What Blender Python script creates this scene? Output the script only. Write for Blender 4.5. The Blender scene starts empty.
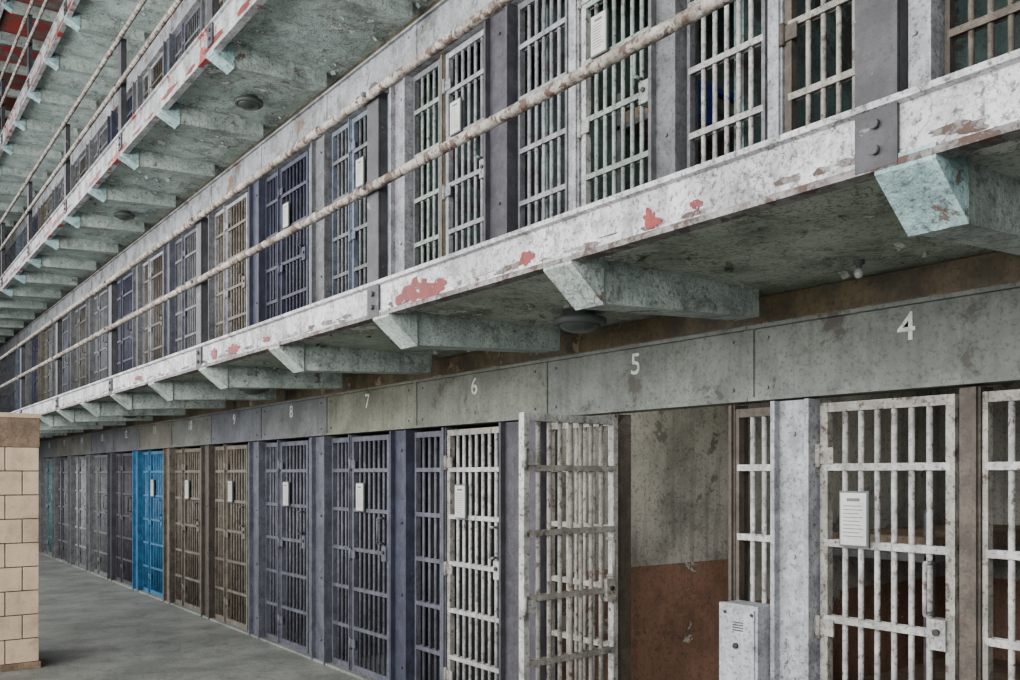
import bpy, math, random
from mathutils import Vector, Matrix
random.seed(7)
D=bpy.data; C=bpy.context
COL=C.scene.collection

# ------------------------------------------------------------ materials
def paint(name, base, base2=None, chip=None, chip_t=0.66, scale=3.0, rough=0.55, bump=0.35, streak=0.4, dirt=(0.022,0.019,0.016), dirt_amt=0.55, crack=0.0, spec=0.35, fine=55, chip_scale=3.0, grime=0.6, gscale=4.5):
    m=D.materials.new(name); m.use_nodes=True
    nt=m.node_tree; n=nt.nodes; l=nt.links
    b=n['Principled BSDF']; b.inputs['Roughness'].default_value=rough
    b.inputs['Specular IOR Level'].default_value=spec
    g=n.new('ShaderNodeNewGeometry')
    def noise(sc,det=6,r=0.6,vec=None,dist=0.0):
        t=n.new('ShaderNodeTexNoise'); t.inputs['Scale'].default_value=sc
        t.inputs['Detail'].default_value=det; t.inputs['Roughness'].default_value=r
        t.inputs['Distortion'].default_value=dist
        l.new(vec if vec else g.outputs['Position'],t.inputs['Vector']); return t.outputs['Fac']
    def ramp(v,a,c):
        r=n.new('ShaderNodeMapRange'); r.inputs['From Min'].default_value=a; r.inputs['From Max'].default_value=c
        l.new(v,r.inputs['Value']); return r.outputs['Result']
    def mix(f,a,c):
        x=n.new('ShaderNodeMix'); x.data_type='RGBA'
        if isinstance(f,(float,int)): x.inputs[0].default_value=f
        else: l.new(f,x.inputs[0])
        for s,v in ((6,a),(7,c)):
            if isinstance(v,tuple): x.inputs[s].default_value=(*v,1)
            else: l.new(v,x.inputs[s])
        return x.outputs[2]
    def mul(a,k):
        x=n.new('ShaderNodeMath'); x.operation='MULTIPLY'; l.new(a,x.inputs[0])
        if isinstance(k,float): x.inputs[1].default_value=k
        else: l.new(k,x.inputs[1])
        return x.outputs[0]
    if base2 is None: base2=tuple(c*0.5 for c in base)
    col=mix(ramp(noise(scale,8),0.40,0.60),base,base2)
    gr=ramp(noise(gscale,12,0.80,dist=0.4),0.49,0.62)
    col=mix(mul(gr,float(grime)),col,tuple(c*0.20+d for c,d in zip(base,(0.010,0.008,0.006))))
    mp=n.new('ShaderNodeMapping'); mp.inputs['Scale'].default_value=(16,16,1.0)
    l.new(g.outputs['Position'],mp.inputs['Vector'])
    s=ramp(noise(1.0,6,0.65,mp.outputs['Vector']),0.48,0.68)
    col=mix(mul(s,float(streak)),col,tuple(c*0.3 for c in base))
    sp=ramp(noise(fine,4,0.7),0.53,0.64)
    col=mix(mul(sp,float(dirt_amt)),col,dirt)
    h=noise(fine*0.35,8,0.7)
    if chip:
        cn=noise(chip_scale,10,0.72,dist=0.3)
        cm=ramp(cn,chip_t,chip_t+0.02)
        lip=ramp(cn,chip_t-0.022,chip_t)
        col=mix(mul(lip,0.6),col,dirt)
        col=mix(cm,col,chip)
    if crack>0:
        v=n.new('ShaderNodeTexVoronoi'); v.feature='DISTANCE_TO_EDGE'; v.inputs['Scale'].default_value=9
        wv=n.new('ShaderNodeVectorMath'); wv.operation='ADD'
        tn=n.new('ShaderNodeTexNoise'); tn.inputs['Scale'].default_value=6; tn.inputs['Detail'].default_value=5
        l.new(g.outputs['Position'],tn.inputs['Vector'])
        sc=n.new('ShaderNodeVectorMath'); sc.operation='SCALE'; sc.inputs['Scale'].default_value=0.45
        l.new(tn.outputs['Color'],sc.inputs[0]); l.new(g.outputs['Position'],wv.inputs[0]); l.new(sc.outputs[0],wv.inputs[1])
        l.new(wv.outputs[0],v.inputs['Vector'])
        cr=ramp(v.outputs['Distance'],0.035,0.0)
        gate=ramp(noise(1.7,4),0.40,0.56)
        col=mix(mul(mul(cr,gate),float(crack)),col,dirt)
    l.new(col,b.inputs['Base Color'])
    bp=n.new('ShaderNodeBump'); bp.inputs['Strength'].default_value=bump; bp.inputs['Distance'].default_value=0.025
    l.new(h,bp.inputs['Height']); l.new(bp.outputs[0],b.inputs['Normal'])
    return m
def plain(name,c,rough=0.5):
    return paint(name,c,tuple(x*0.8 for x in c),rough=rough,streak=0.1,dirt_amt=0.15,bump=0.1,grime=0.2)

RUST=(0.075,0.045,0.034); RED=(0.26,0.025,0.02)
M={}
M['fascia']=paint('peeling_white_paint',(0.66,0.66,0.68),(0.40,0.40,0.42),chip=(0.22,0.18,0.175),chip_t=0.63,scale=5,crack=0.7,dirt_amt=0.7,bump=1.0,chip_scale=3.5,grime=0.8,gscale=6)
M['lip']=paint('edge_lip_stained',(0.28,0.27,0.26),(0.15,0.13,0.125),chip=RUST,chip_t=0.54,scale=7,dirt_amt=0.7,bump=0.8,chip_scale=8,grime=0.8)
M['fasciatop']=paint('tier_edge_worn_paint',(0.44,0.46,0.46),(0.24,0.25,0.25),chip=RED,chip_t=0.57,scale=5,dirt_amt=0.6,chip_scale=4,grime=0.8)
M['under']=paint('soffit_green_paint',(0.46,0.51,0.44),(0.29,0.34,0.27),chip=(0.56,0.58,0.53),chip_t=0.60,scale=2.5,crack=1.0,dirt_amt=0.6,bump=0.9,streak=0,grime=0.8)
M['under_hi']=paint('soffit_mint_paint',(0.54,0.64,0.60),(0.36,0.45,0.42),chip=(0.66,0.69,0.66),chip_t=0.61,scale=2.5,crack=0.9,dirt_amt=0.5,bump=0.8,streak=0,grime=0.8,gscale=3)
M['under_red']=paint('soffit_rust',(0.10,0.11,0.11),(0.12,0.03,0.02),chip=(0.18,0.022,0.018),chip_t=0.50,scale=1.2,streak=0,chip_scale=2)
M['bracket']=paint('bracket_mint_paint',(0.46,0.53,0.49),(0.30,0.36,0.33),chip=(0.12,0.085,0.065),chip_t=0.63,scale=4,crack=0.5,bump=0.8,chip_scale=6,grime=0.75)
M['tip']=paint('bracket_tip_aqua',(0.36,0.53,0.53),(0.26,0.40,0.41),chip=(0.14,0.09,0.07),chip_t=0.62,scale=8,bump=1.0,chip_scale=7,grime=0.6,gscale=8)
M['girder']=paint('rusty_girder',(0.13,0.10,0.052),(0.06,0.048,0.03),chip=(0.22,0.17,0.10),chip_t=0.6,scale=6)
M['post']=paint('post_grey_paint',(0.050,0.050,0.056),(0.030,0.030,0.034),chip=(0.13,0.13,0.14),chip_t=0.62,scale=8,chip_scale=9,grime=0.3)
M['rail']=paint('rail_worn_paint',(0.42,0.39,0.35),(0.27,0.23,0.19),chip=(0.10,0.06,0.045),chip_t=0.54,scale=12,chip_scale=16,bump=0.6,grime=0.7,gscale=12)
M['concrete']=paint('concrete_floor',(0.225,0.235,0.215),(0.145,0.155,0.14),scale=1.6,rough=0.55,streak=0,dirt_amt=0.55,bump=0.3,crack=0.6,spec=0.3,grime=0.5,gscale=3)
M['walkfloor']=paint('walkway_floor',(0.3,0.3,0.29),scale=3,streak=0)
M['cellwall']=paint('cell_wall_white',(0.50,0.49,0.44),(0.34,0.335,0.30),chip=(0.18,0.17,0.15),chip_t=0.62,scale=2,chip_scale=3,streak=0.6,grime=0.5,gscale=2.0)
M['celldark']=paint('cell_wall_shade',(0.09,0.093,0.09),(0.05,0.05,0.05),scale=2)  # shade of the unlit cell interiors put into the wall colour
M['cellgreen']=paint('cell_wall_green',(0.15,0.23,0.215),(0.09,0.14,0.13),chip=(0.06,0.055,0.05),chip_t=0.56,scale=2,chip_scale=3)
M['dado']=paint('cell_dado_brown',(0.30,0.175,0.12),(0.20,0.115,0.08),chip=(0.44,0.42,0.37),chip_t=0.60,scale=2,chip_scale=2.2,grime=0.45)
M['ceiling']=paint('hall_ceiling',(0.12,0.09,0.08),scale=2)
M['lens']=plain('lamp_glass_dull',(0.05,0.06,0.055),0.25)
M['lamprim']=plain('lamp_rim',(0.07,0.085,0.08))
M['bulb']=plain('bulb_glass',(0.4,0.42,0.4),0.1)
M['paper']=plain('notice_paper',(0.44,0.44,0.42))
M['ink']=plain('notice_ink',(0.10,0.10,0.11))
M['white']=paint('number_paint',(0.60,0.62,0.56),(0.42,0.44,0.40),scale=20,gscale=25,grime=0.5)
M['tile']=paint('glazed_cream_tile',(0.56,0.43,0.30),(0.44,0.33,0.23),scale=2.5,rough=0.3,streak=0.15,dirt_amt=0.2,bump=0.08,spec=0.5,grime=0.3)
M['tilecap']=paint('tile_cap',(0.30,0.21,0.14),scale=4,rough=0.35)
M['grout']=plain('tile_grout',(0.08,0.055,0.04))
M['redflake']=paint('red_primer',(0.21,0.018,0.016),(0.12,0.014,0.012),chip=(0.40,0.37,0.37),chip_t=0.61,chip_scale=14,scale=14,dirt_amt=0.6)
M['box']=paint('lock_box_paint',(0.38,0.40,0.42),(0.28,0.30,0.32),chip=RUST,chip_t=0.68,chip_scale=8,gscale=9)
M['dark']=plain('dark_slot',(0.02,0.02,0.02))
M['blue_cloth']=paint('blue_blanket',(0.03,0.07,0.35),(0.02,0.04,0.2),rough=0.9,streak=0)
M['mattress']=paint('stained_mattress',(0.3,0.22,0.15),rough=0.9,streak=0)
BAR={}
def barmat(key,c,chip=RUST,t=0.62):
    BAR[key]=paint('bar_paint_'+key,c,tuple(x*0.62 for x in c),chip=chip,chip_t=t,scale=9,chip_scale=22,bump=0.5,dirt_amt=0.6,grime=0.55,gscale=11)
barmat('offwhite',(0.42,0.42,0.405),t=0.61); barmat('cream',(0.32,0.305,0.27),t=0.59)
barmat('slate',(0.090,0.097,0.122),t=0.66); barmat('navy',(0.040,0.045,0.075),t=0.68)
barmat('tan',(0.15,0.130,0.10),t=0.6); barmat('brown',(0.085,0.07,0.055),t=0.6)
barmat('azure',(0.025,0.15,0.31),t=0.70); barmat('teal',(0.08,0.18,0.19),t=0.68)
barmat('grey',(0.145,0.15,0.158),t=0.64); barmat('purple',(0.06,0.058,0.073),t=0.68)
barmat('green',(0.28,0.33,0.30),t=0.60); barmat('lilac',(0.29,0.293,0.315),t=0.64)
barmat('paleblue',(0.13,0.165,0.21),t=0.68); barmat('paleplate',(0.36,0.37,0.39),t=0.64)

# ------------------------------------------------------------ mesh builder
class MB:
    def __init__(s): s.v=[];s.f=[];s.m=[];s.sm=[];s.mats=[]
    def mi(s,mat):
        if mat not in s.mats: s.mats.append(mat)
        return s.mats.index(mat)
    def poly(s,pts,faces,mat,smooth=False):
        o=len(s.v); s.v+=[tuple(p) for p in pts]; k=s.mi(mat)
        for i,f in enumerate(faces):
            s.f.append([o+a for a in f]); s.m.append(k); s.sm.append(smooth and len(f)==4)
    def box(s,x0,x1,y0,y1,z0,z1,mat):
        P=[(x,y,z) for x in (x0,x1) for y in (y0,y1) for z in (z0,z1)]
        s.poly(P,[(0,1,3,2),(4,6,7,5),(0,4,5,1),(2,3,7,6),(0,2,6,4),(1,5,7,3)],mat)
    def cyl(s,a,b,r,mat,n=10,r2=None):
        a=Vector(a);b=Vector(b);d=(b-a).normalized()
        u=d.orthogonal().normalized(); w=d.cross(u); r2=r if r2 is None else r2
        P=[];
        for c,rr in ((a,r),(b,r2)):
            for i in range(n):
                t=2*math.pi*i/n; P.append(c+u*math.cos(t)*rr+w*math.sin(t)*rr)
        F=[(i,(i+1)%n,n+(i+1)%n,n+i) for i in range(n)]+[tuple(range(n))[::-1],tuple(range(n,2*n))]
        s.poly(P,F,mat,True)
    def prism_xz(s,prof,y0,y1,mat):
        n=len(prof); P=[(x,y0,z) for x,z in prof]+[(x,y1,z) for x,z in prof]
        s.poly(P,[tuple(range(n)),tuple(range(n,2*n))[::-1]]+[(i,n+i,n+(i+1)%n,(i+1)%n) for i in range(n)],mat)
    def obj(s,name,loc=(0,0,0),rz=0,parent=None,bevel=0):
        me=D.meshes.new(name); me.from_pydata(s.v,[],s.f)
        for mt in s.mats: me.materials.append(mt)
        for p,k,q in zip(me.polygons,s.m,s.sm): p.material_index=k; p.use_smooth=q
        import bmesh
        bm=bmesh.new(); bm.from_mesh(me); bmesh.ops.recalc_face_normals(bm,faces=bm.faces); bm.to_mesh(me); bm.free()
        o=D.objects.new(name,me); COL.objects.link(o); o.location=loc; o.rotation_euler=(0,0,rz)
        if parent: o.parent=parent
        if bevel:
            b=o.modifiers.new('bevel','BEVEL'); b.width=bevel; b.segments=2; b.limit_method='ANGLE'
        return o

# ------------------------------------------------------------ constants
WX=3.46; STEP=2.65; PER=1.53; YMIN=-2.6; YMAX=36.0
H=[0.05,0.38,0.71,1.04,1.37,1.70]
EDGE={1:2.26,2:2.42,3:2.42,4:2.42}

def grille(mb,w,mat,frame,h=1.98,door=False,sp=0.078):
    st=0.036 if door else 0.020
    mb.box(-0.02,0.02,0,st,0.02,h,frame); mb.box(-0.02,0.02,w-st,w,0.02,h,frame)
    mb.box(-0.018,0.018,st,w-st,0.02,0.07,frame); mb.box(-0.018,0.018,st,w-st,h-0.04,h,frame)
    n=max(2,round((w-2*st)/sp)-1)
    for i in range(n):
        y=st+(w-2*st)*(i+1)/(n+1)
        mb.cyl((0,y,0.06),(0,y,h-0.02),0.0125,mat,8)
    for z in H[1:]:
        mb.box(-0.021,-0.011,st*0.5,w-st*0.5,z-0.015,z+0.015,mat)
        mb.box(0.010,0.019,st*0.5,w-st*0.5,z-0.015,z+0.015,mat)

def notice(parent,y,z,w=0.12,h=0.22,x=-0.045):
    mb=MB()
    mb.box(x,x+0.012,y-w/2-0.008,y+w/2+0.008,z-h/2-0.008,z+h/2+0.008,M['lamprim'])
    mb.box(x-0.004,x+0.002,y-w/2,y+w/2,z-h/2,z+h/2,M['paper'])
    mb.box(x-0.0055,x-0.003,y-w*0.25,y+w*0.25,z+h/2-0.035,z+h/2-0.022,M['ink'])
    for i in range(9):
        zz=z+h/2-0.055-i*0.016
        mb.box(x-0.0055,x-0.003,y-w*(0.38-0.25*random.random()),y+w*0.38,zz-0.0015,zz+0.0015,M['ink'])
    return mb.obj('notice_plate',parent=parent)

def cell_door(y0,y1,z0,key,fkey,with_notice=False,loc=None,rz=0):
    w=y1-y0; mb=MB(); bm_=BAR[key]; fm=BAR[fkey]
    grille(mb,w,bm_,fm,door=True)
    mb.box(-0.035,0.03,0.03,0.10,0.98,1.10,bm_)
    mb.cyl((-0.035,0.065,1.05),(-0.046,0.065,1.05),0.014,M['dark'],10)
    mb.cyl((-0.075,0.09,1.12),(-0.075,0.09,1.32),0.009,bm_,8)
    mb.cyl((-0.075,0.09,1.32),(-0.02,0.09,1.32),0.009,bm_,8); mb.cyl((-0.075,0.09,1.12),(-0.02,0.09,1.12),0.009,bm_,8)
    for z in (0.25,1.0,1.75):
        mb.cyl((-0.03,w+0.006,z-0.05),(-0.03,w+0.006,z+0.05),0.014,fm,8)
        mb.box(-0.03,-0.02,w-0.07,w,z-0.035,z+0.035,fm)
    o=mb.obj('cell_door',loc=loc or (3.475,y0,z0),rz=rz)
    if with_notice: notice(o,w*0.70,1.48)
    return o

def fixed(mb,y0,y1,z0,key,fkey):
    t=MB(); grille(t,y1-y0,BAR[key],BAR[fkey],door=False,sp=0.076)
    off=len(mb.v); mb.v+=[(x+3.475,y+y0,z+z0) for x,y,z in t.v]
    idx=[mb.mi(a) for a in t.mats]
    mb.f+=[[off+i for i in f] for f in t.f]; mb.m+=[idx[k] for k in t.m]; mb.sm+=t.sm

def plate(mb,y0,y1,z0,mat,proud=0.07):
    mb.box(3.46-proud*0.45,3.56,y0,y1,z0+0.0,z0+2.0,mat)
    for a in (y0,y1-0.022):
        mb.box(3.46-proud,3.46-proud*0.45,a,a+0.022,z0,z0+2.0,mat)
    for z in (0.2,0.75,1.3,1.85):
        mb.cyl((3.46-proud*0.45,(y0+y1)/2,z0+z),(3.46-proud*0.45-0.012,(y0+y1)/2,z0+z),0.010,mat,8)

# ------------------------------------------------------------ cell layouts
lowcol={0:('slate','slate'),1:('slate','slate'),2:('tan','tan'),3:('tan','tan'),4:('azure','azure'),5:('purple','purple'),
        6:('grey','grey'),7:('lilac','grey'),8:('grey','purple'),9:('teal','grey'),10:('grey','tan')}
upcol={0:('grey','paleblue'),1:('navy','navy'),2:('tan','lilac'),3:('grey','slate'),4:('brown','lilac'),5:('navy','navy'),6:('grey','grey'),
       7:('brown','grey'),8:('slate','grey'),9:('grey','tan'),10:('navy','navy')}
lows=[
 ('d',-1.15,-0.52,'grey','grey'),('f',-0.48,-0.14,'grey','grey'),('p',-0.12,0.18,'grey'),
 ('d',0.2,0.84,'offwhite','offwhite'),('p',0.86,1.06,'lilac'),('f',1.08,1.655,'offwhite','cream'),('j',1.66,1.74,'brown'),
 ('D',1.76,2.355,'offwhite','cream'),('p',2.37,2.57,'paleplate'),('f',2.58,2.82,'offwhite','brown'),('j',2.82,2.86,'brown'),
 ('j',3.63,3.68,'brown'),('f',3.69,4.25,'cream','cream'),('p',4.27,4.67,'purple'),
 ('D',4.70,5.38,'offwhite','cream'),('j',5.39,5.45,'slate'),('f',5.46,5.83,'slate','slate'),('p',5.85,6.10,'navy'),('j',6.11,6.2,'slate')]
ups=[('d',-1.15,-0.52,'brown','brown'),('f',-0.48,-0.14,'brown','brown'),('p',-0.12,0.18,'grey'),
 ('d',0.2,0.84,'brown','lilac'),('p',0.86,1.06,'lilac'),('f',1.10,1.80,'tan','brown'),('p',1.82,1.99,'paleplate'),
 ('d',2.01,2.54,'cream','brown'),('j',2.55,2.63,'paleplate'),('f',2.65,3.13,'offwhite','grey'),('p',3.15,3.34,'grey'),
 ('D',3.36,3.94,'green','offwhite'),('j',3.96,4.05,'paleplate'),('f',4.07,4.55,'lilac','grey'),('p',4.58,4.84,'purple'),
 ('D',4.86,5.40,'lilac','lilac'),('j',5.41,5.47,'tan'),('f',5.48,5.85,'green','grey'),('p',5.87,6.10,'lilac'),('j',6.11,6.2,'slate')]
def gen(cols,k0,k1,nt):
    out=[]
    for k in range(k0,k1):
        b=6.22+PER*k; c,f=cols.get(k,cols[(k*3)%11])
        out+=[('D' if k<nt else 'd',b,b+0.64,c,f),('j',b+0.645,b+0.685,f),('f',b+0.69,b+1.02,c,f),('p',b+1.04,b+1.32,f if k%2 else {'slate':'slate','tan':'brown','azure':'azure'}.get(f,'grey')),('j',b+1.40,b+1.49,f)]
    return out
def build_tier(layout,z0,name):
    mb=MB()
    for s in layout:
        t,a,b=s[:3]
        if t in 'dD': cell_door(a,b,z0,s[3],s[4],t=='D')
        elif t=='f': fixed(mb,a,b,z0,s[3],s[4])
        elif t=='p': plate(mb,a,b,z0,BAR[s[3]])
        elif t=='j':
            mb.box(3.45,3.55,a,b,z0,z0+2.0,BAR[s[3]])
            mb.box(3.435,3.45,a+0.01,a+0.025,z0,z0+2.0,BAR[s[3]])
    mb.obj(name)
build_tier(lows+gen(lowcol,0,19,5),0.0,'cell_front_bars')
build_tier(ups+gen(upcol,0,19,2),2.67,'cell_front_bars')
build_tier(gen(upcol,-4,19,0),2.67+STEP,'cell_front_bars')
cell_door(0,0.68,0.0,'cream','offwhite',False,loc=(3.43,3.63,0.0),rz=math.radians(93))

# ------------------------------------------------------------ number beams
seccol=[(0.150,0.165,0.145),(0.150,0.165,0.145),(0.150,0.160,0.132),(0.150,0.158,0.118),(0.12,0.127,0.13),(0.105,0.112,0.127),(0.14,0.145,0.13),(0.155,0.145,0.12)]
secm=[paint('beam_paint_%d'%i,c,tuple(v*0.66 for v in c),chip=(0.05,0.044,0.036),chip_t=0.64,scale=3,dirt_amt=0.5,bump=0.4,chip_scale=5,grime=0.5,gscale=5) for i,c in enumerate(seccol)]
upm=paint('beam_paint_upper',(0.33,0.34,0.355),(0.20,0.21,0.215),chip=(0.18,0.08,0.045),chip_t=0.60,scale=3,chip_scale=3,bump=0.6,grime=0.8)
for tier in range(3):
    z=2.01+tier*STEP
    mb=MB()
    for k in range(-3,22):
        a=1.185+PER*k; i=min(max(k,0),7)
        if k>7: i=4+(k%4)
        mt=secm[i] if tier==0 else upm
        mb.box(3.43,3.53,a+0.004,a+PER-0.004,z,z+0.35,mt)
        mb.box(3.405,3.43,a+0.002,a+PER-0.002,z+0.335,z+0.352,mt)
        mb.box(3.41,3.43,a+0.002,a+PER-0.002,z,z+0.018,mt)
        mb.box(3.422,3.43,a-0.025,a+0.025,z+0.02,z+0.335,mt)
        for yy in (a+0.10,a+PER-0.10):
            for zz in (z+0.06,z+0.29): mb.cyl((3.43,yy,zz),(3.421,yy,zz),0.009,mt,8)
    mb.box(3.53,3.62,YMIN,YMAX,z+0.3,z+0.505,M['girder'])
    mb.box(3.46,3.53,YMIN,YMAX,z+0.352,z+0.37,M['girder'])
    mb.obj('beam')
    for k in range(-2,16):
        cu=D.curves.new('cell_number','FONT'); cu.body=str(4+k); cu.size=0.16; cu.align_x='CENTER'; cu.align_y='CENTER'; cu.extrude=0.001; cu.offset=0.001
        o=D.objects.new('cell_number',cu); COL.objects.link(o); cu.materials.append(M['white'] if tier==0 else BAR['lilac'])
        o.location=(3.427,1.94+PER*k,z+(0.245 if tier==0 else 0.2)); o.rotation_euler=(math.pi/2,0,-math.pi/2)

# ------------------------------------------------------------ walkways
def flake(mb,y,z,w,h,x,mat,n=26):
    x-=random.random()*0.0012
    pts=[]
    for i in range(n):
        t=2*math.pi*i/n; r=0.55+0.55*random.random()
        pts.append((x,y+math.cos(t)*w/2*r,z+math.sin(t)*h/2*r))
    mb.poly([(x,y,z)]+pts,[(0,i+1,(i+1)%n+1) for i in range(n)],mat)
for tier in range(1,5):
    zt=2.665+STEP*(tier-1); e=EDGE[tier]; mb=MB()
    um={1:M['under'],2:M['under_hi'],3:M['under_hi'],4:M['under_red']}[tier]
    mb.box(e+0.03,5.7,YMIN,YMAX,zt-0.145,zt-0.02,um)
    mb.box(e+0.03,5.7,YMIN,YMAX,zt-0.02,zt,M['walkfloor'])
    fb=zt-0.175 if tier==1 else zt-0.235
    fm=M['fascia'] if tier==1 else M['fasciatop']
    mb.prism_xz([(e,fb+0.026),(e,zt-0.012),(e-0.02,zt-0.006),(e-0.02,zt+0.012),(e+0.05,zt+0.012),(e+0.05,fb+0.026)],YMIN,YMAX,fm)
    mb.prism_xz([(e-0.012,fb),(e-0.012,fb+0.018),(e,fb+0.026),(e+0.05,fb+0.026),(e+0.05,fb)],YMIN,YMAX,M['lip'] if tier==1 else fm)
    off=1.28 if tier==1 else 1.46; sp=1.43 if tier==1 else 1.46
    k=-2
    while off+sp*k<YMAX-0.3:
        y=off+sp*k; bz=zt-0.32 if tier==1 else zt-0.33
        mb.prism_xz([(3.40,bz+0.05),(e+0.16,bz),(e+0.16,zt-0.14),(3.40,zt-0.14)],y-0.07,y+0.07,M['bracket'])
        x0=e-0.01; x1=e+0.16
        P=[(x0,y-0.085,fb+0.03),(x0,y+0.085,fb+0.03),(x0,y+0.085,fb-0.012),(x0,y-0.085,fb-0.012),
           (x1,y-0.085,zt-0.145),(x1,y+0.085,zt-0.145),(x1,y+0.085,bz-0.005),(x1,y-0.085,bz-0.005)]
        mb.poly(P,[(0,1,2,3),(4,7,6,5),(0,3,7,4),(1,5,6,2),(0,4,5,1),(3,2,6,7)],M['tip'] if (tier>1 or k in(0,)) else M['bracket'])
        k+=1
    if tier==1:
        for (y,z,w,h) in [(3.80,2.565,0.44,0.13),(3.62,2.545,0.22,0.09),(2.92,2.555,0.12,0.06),(2.22,2.555,0.06,0.09),(2.19,2.54,0.09,0.035),(2.007,2.555,0.06,0.04),(6.35,2.56,0.30,0.08),(5.72,2.56,0.14,0.05),(6.75,2.57,0.2,0.10),(8.9,2.57,0.3,0.06)]:
            flake(mb,y,z,w,h,e-0.0030,M['redflake'])
        for i in range(150):
            y=0.6+random.random()*13; flake(mb,y,fb+0.034+random.random()*0.025,0.03+0.16*random.random(),0.008+0.024*random.random(),e-0.0008,M['lip'],14)
    else:
        y=YMIN
        while y<YMAX-1:
            flake(mb,y,fb+0.05+random.random()*0.05,0.2+0.5*random.random(),0.03+0.05*random.random(),e-0.0010,M['redflake'],14); y+=0.25+0.5*random.random()
    for i in range(260):
        y=0.5+random.random()*14; x=e+0.15+random.random()*(3.3-e); z=zt-0.146
        a=random.random()*6.28; s=0.01+0.03*random.random()
        dx,dy=math.cos(a)*s,math.sin(a)*s
        P=[(x,y,z),(x+dy,y-dx,z),(x+dy+dx*0.8,y-dx+dy*0.8,z-s*0.5),(x+dx*0.8,y+dy*0.8,z-s*0.7)]
        mb.poly(P,[(0,1,2,3)],um)
    mb.obj('walkway')
    rb=MB(); r=0.024
    for zz in (0.50,0.985):
        rb.cyl((e-0.035,YMIN,zt+zz),(e-0.035,YMAX,zt+zz),r,M['rail'],14)
        yj=YMIN+1.7
        while yj<YMAX: rb.cyl((e-0.035,yj,zt+zz),(e-0.035,yj+0.07,zt+zz),r+0.005,M['rail'],12); yj+=5.72
    y=1.36-2.86 if tier==1 else 1.46-2.92
    sp2=2.86 if tier==1 else 2.92
    while y<YMAX:
        x0=e-0.008; w=0.062
        pts=[(-w,-0.17),(w,-0.17),(w,1.0),(w*0.75,1.04),(w*0.3,1.058),(-w*0.3,1.058),(-w*0.75,1.04),(-w,1.0)]
        n=len(pts)
        P=[(x0+0.006,y+a,zt+b) for a,b in pts]+[(x0-0.006,y+a,zt+b) for a,b in pts]
        rb.poly(P,[tuple(range(n)),tuple(range(n,2*n))[::-1]]+[(i,n+i,n+(i+1)%n,(i+1)%n) for i in range(n)],M['post'])
        for sgn in (-1,1):
            a0,a1=sorted((y+sgn*w,y+sgn*(w-0.010)))
            rb.box(x0+0.004,x0+0.05,a0,a1,zt+0.012,zt+1.0,M['post'])
        for zz in (0.50,0.985):
            rb.cyl((x0+0.01,y,zt+zz),(e-0.075,y,zt+zz),0.013,M['post'],8)
            rb.cyl((e-0.035,y+0.09,zt+zz),(e-0.035,y+0.15,zt+zz),r+0.005,M['rail'],12)
        for zz in (-0.05,-0.12): rb.cyl((x0,y,zt+zz),(x0-0.02,y,zt+zz),0.014,M['post'],8)
        y+=sp2
    rb.obj('railing')

# ------------------------------------------------------------ cells (rooms)
mbs={'wall_back':MB(),'wall_partition':MB()}
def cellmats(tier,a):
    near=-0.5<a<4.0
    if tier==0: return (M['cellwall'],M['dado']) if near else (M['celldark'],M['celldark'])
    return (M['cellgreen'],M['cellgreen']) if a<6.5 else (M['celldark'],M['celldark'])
for tier in range(4):
    z0=0 if tier==0 else 2.665+STEP*(tier-1)
    zt=2.52 if tier==0 else z0+STEP-0.145
    ys=[YMIN]+[2.89+PER*k for k in range(-3,22)]+[YMAX]
    for i,(a,b) in enumerate(zip(ys[:-1],ys[1:])):
        up,lo=cellmats(tier,a)
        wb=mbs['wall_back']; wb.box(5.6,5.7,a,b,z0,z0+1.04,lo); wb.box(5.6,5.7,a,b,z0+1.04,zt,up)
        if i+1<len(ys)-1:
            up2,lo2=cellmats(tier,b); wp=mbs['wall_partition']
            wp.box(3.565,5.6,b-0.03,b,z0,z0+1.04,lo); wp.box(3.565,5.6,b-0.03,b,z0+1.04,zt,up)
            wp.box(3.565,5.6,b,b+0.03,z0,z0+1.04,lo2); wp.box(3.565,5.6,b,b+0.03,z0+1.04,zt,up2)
mbs['wall_back'].obj('wall_back'); mbs['wall_partition'].obj('wall_partition')
mb=MB(); mb.box(-9,5.7,-6,YMAX+0.2,-0.1,0,M['concrete']); mb.obj('floor')
mb=MB(); mb.box(-9,5.7,-6,YMAX+0.2,13.2,13.35,M['ceiling']); mb.obj('ceiling')
mb=MB(); mb.box(-9,5.7,YMAX+0.01,YMAX+0.2,0,13.2,M['ceiling']); mb.obj('wall_far')
mb=MB(); mb.box(3.4,3.55,YMIN,YMAX,0,0.02,M['concrete']); mb.obj('trim_1')

def bunk(y,z,cloth):
    mb=MB(); x0,x1=4.1,5.55
    for zz in (0.45,1.25):
        mb.box(x0,x1,y-0.02,y,z+zz,z+zz+0.04,BAR['grey']); mb.box(x0,x1,y-0.6,y-0.58,z+zz,z+zz+0.04,BAR['grey'])
        mb.box(x0,x0+0.03,y-0.6,y,z+zz,z+zz+0.04,BAR['grey'])
        mb.box(x0+0.02,x1-0.02,y-0.57,y-0.03,z+zz+0.02,z+zz+0.12,M['mattress'])
    for xx in (x0,x1-0.04):
        for yy in (y-0.6,y-0.04): mb.box(xx,xx+0.04,yy,yy+0.04,z,z+1.5,BAR['grey'])
    if cloth:
        mb.box(x0-0.015,x0+0.5,y-0.615,y-0.2,z+1.37,z+1.41,M['blue_cloth']); mb.box(x0-0.02,x0+0.25,y-0.625,y-0.6,z+1.15,z+1.4,M['blue_cloth'])
    mb.obj('bunk_bed',bevel=0.006)
bunk(4.33,2.67,True); bunk(2.8,0.0,False)

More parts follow.
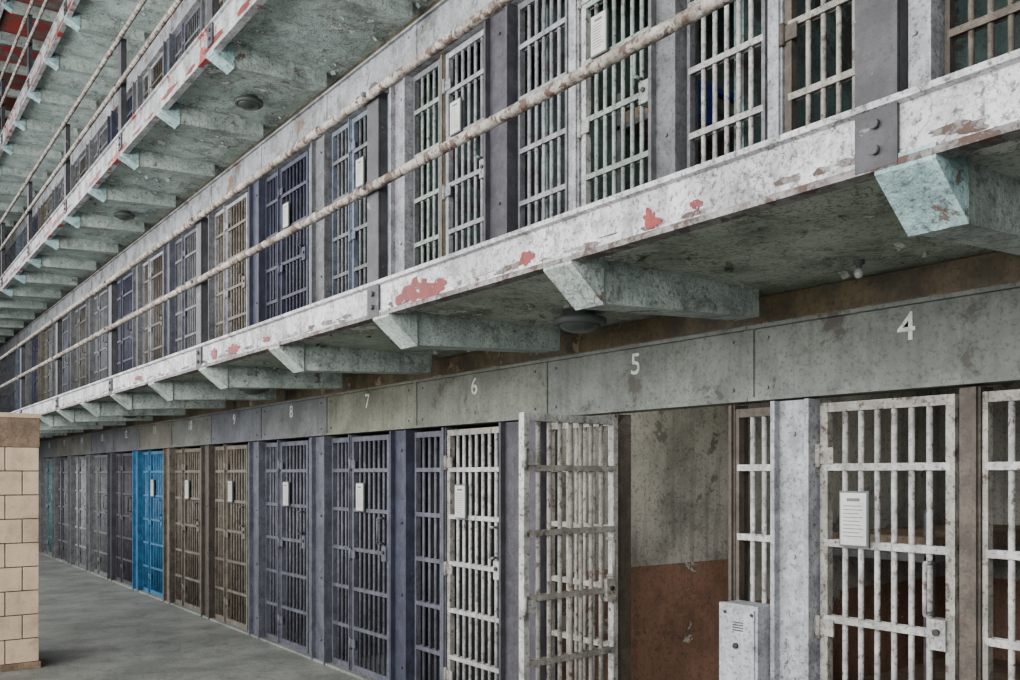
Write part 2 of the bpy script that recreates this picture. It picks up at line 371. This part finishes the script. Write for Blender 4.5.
# ------------------------------------------------------------ lamps
def rev(mb,x,y,z,prof,mat,n=28):
    P=[]
    for rr,zz in prof:
        for i in range(n):
            t=2*math.pi*i/n; P.append((x+rr*math.cos(t),y+rr*math.sin(t),z+zz))
    F=[]
    for j in range(len(prof)-1):
        for i in range(n): F.append((j*n+i,j*n+(i+1)%n,(j+1)*n+(i+1)%n,(j+1)*n+i))
    mb.poly(P,F,mat,True)
def dome(x,y,z,r):
    mb=MB()
    rev(mb,x,y,z,[(r*0.6,0),(r*0.6,-0.03),(r,-0.04),(r,-0.065),(r*0.92,-0.075),(r*0.8,-0.075),(r*0.78,-0.065)],M['lamprim'])
    rev(mb,x,y,z,[(r*0.79*math.cos(a),-0.065-0.05*math.sin(a)) for a in [i*math.pi/2/6 for i in range(6)]]+[(0.002,-0.115)],M['lens'])
    mb.obj('ceiling_lamp')
for y in (3.55,8.15,12.7): dome(3.10,y,2.52,0.14)
for y in (8.15,12.7,3.6): dome(3.05,y,5.17,0.13)
def bulb(x,y,z,s=1.0):
    mb=MB()
    rev(mb,x,y,z,[(0.028*s,0),(0.028*s,-0.02*s),(0.015*s,-0.025*s),(0.015*s,-0.045*s)],M['lamprim'],16)
    rev(mb,x,y,z,[(0.012*s,-0.04*s),(0.020*s,-0.052*s),(0.024*s,-0.068*s),(0.018*s,-0.084*s),(0.001,-0.091*s)],M['bulb'],16)
    mb.obj('light_bulb')
bulb(3.25,2.04,2.52,0.8)
for y in (3.55,2.1): bulb(3.95,y,2.52,1.3)  # bulbs added as fixtures for the fill lights in the near cells

mb=MB()
mb.box(3.32,3.44,2.585,2.79,0.55,1.07,M['box'])
mb.box(3.312,3.32,2.60,2.775,0.57,1.05,M['box'])
for i in range(4): mb.box(3.308,3.313,2.66,2.72,0.985-i*0.012,0.990-i*0.012,M['dark'])
mb.cyl((3.312,2.70,0.88),(3.298,2.70,0.88),0.014,M['dark'],12)
for yy in (2.612,2.763):
    for zz in (0.6,1.03): mb.cyl((3.312,yy,zz),(3.304,yy,zz),0.008,M['dark'],8)
mb.cyl((3.38,2.835,0.0),(3.38,2.835,1.06),0.018,M['box'],10)
mb.cyl((3.38,2.835,0.72),(3.38,2.78,0.72),0.014,M['box'],8)
mb.obj('lock_box',bevel=0.004)

# ------------------------------------------------------------ tiled block
mb=MB(); X0,X1,Y0,Y1=-1.6,1.38,8.66,9.5
mb.box(X0,X1-0.008,Y0+0.006,Y1,0,1.90,M['grout'])
th=0.196; tw=0.26
for r in range(9):
    z=0.06+r*(th+0.009); x=X1-(tw/2 if r%2 else 0)
    if r%2: mb.box(X1-tw/2+0.009,X1,Y0-0.006,Y0+0.01,z,z+th,M['tile'])
    while x-tw>X0:
        mb.box(x-tw+0.009,x,Y0-0.006,Y0+0.01,z,z+th,M['tile']); x-=tw
    y=Y0
    while y+0.2<Y1: mb.box(X1-0.006,X1+0.004,y+0.012,y+0.2,z,z+th,M['tile']); y+=0.2
mb.box(X0,X1+0.015,Y0-0.02,Y1,0,0.055,M['tilecap'])
mb.box(X0,X1+0.006,Y0-0.01,Y1+0.01,1.90,2.15,M['tilecap'])
mb.prism_xz([(X0,2.15),(X1+0.02,2.15),(X1+0.02,2.175),(X1,2.19),(X0,2.19)],Y0-0.02,Y1+0.02,M['tile'])
mb.obj('tiled_wall_block',bevel=0.003)

# ------------------------------------------------------------ lights
def area(name,loc,rot,sx,sy,e,c=(1,1,1)):
    L=D.lights.new(name,'AREA'); L.shape='RECTANGLE'; L.size=sx; L.size_y=sy; L.energy=e; L.color=c
    o=D.objects.new(name,L); COL.objects.link(o); o.location=loc
    o.rotation_euler=(Vector(rot)).to_track_quat('-Z','Y').to_euler(); return o
area('window_daylight',(-5,5,4.4),(1,0.1,0.0),18,5,3500,(1.0,0.99,0.98))
area('window_daylight',(-3.5,20,6),(0.7,-0.7,-0.2),8,5,1100,(0.97,0.98,1))
for nm,y,e_ in (('cell_fill_light',3.55,16),('cell_fill_light',2.1,4)):  # added fill lights to brighten the two near cell interiors
    L=D.lights.new(nm,'POINT'); L.energy=e_; L.shadow_soft_size=0.05; L.color=(1,0.96,0.9)
    o=D.objects.new(nm,L); COL.objects.link(o); o.location=(3.95,y,2.33)
w=D.worlds.new('hall_ambient'); C.scene.world=w; w.use_nodes=True
w.node_tree.nodes['Background'].inputs[0].default_value=(0.95,0.97,1.0,1); w.node_tree.nodes['Background'].inputs[1].default_value=0.38

# ------------------------------------------------------------ camera
cd=D.cameras.new('camera'); cam=D.objects.new('camera',cd); COL.objects.link(cam)
cam.location=(0,0,1.67); cam.rotation_euler=(math.pi/2,0,-math.radians(36.7))
cd.sensor_width=36; cd.lens=31.76; cd.shift_y=134/1020; cd.clip_end=200
C.scene.camera=cam
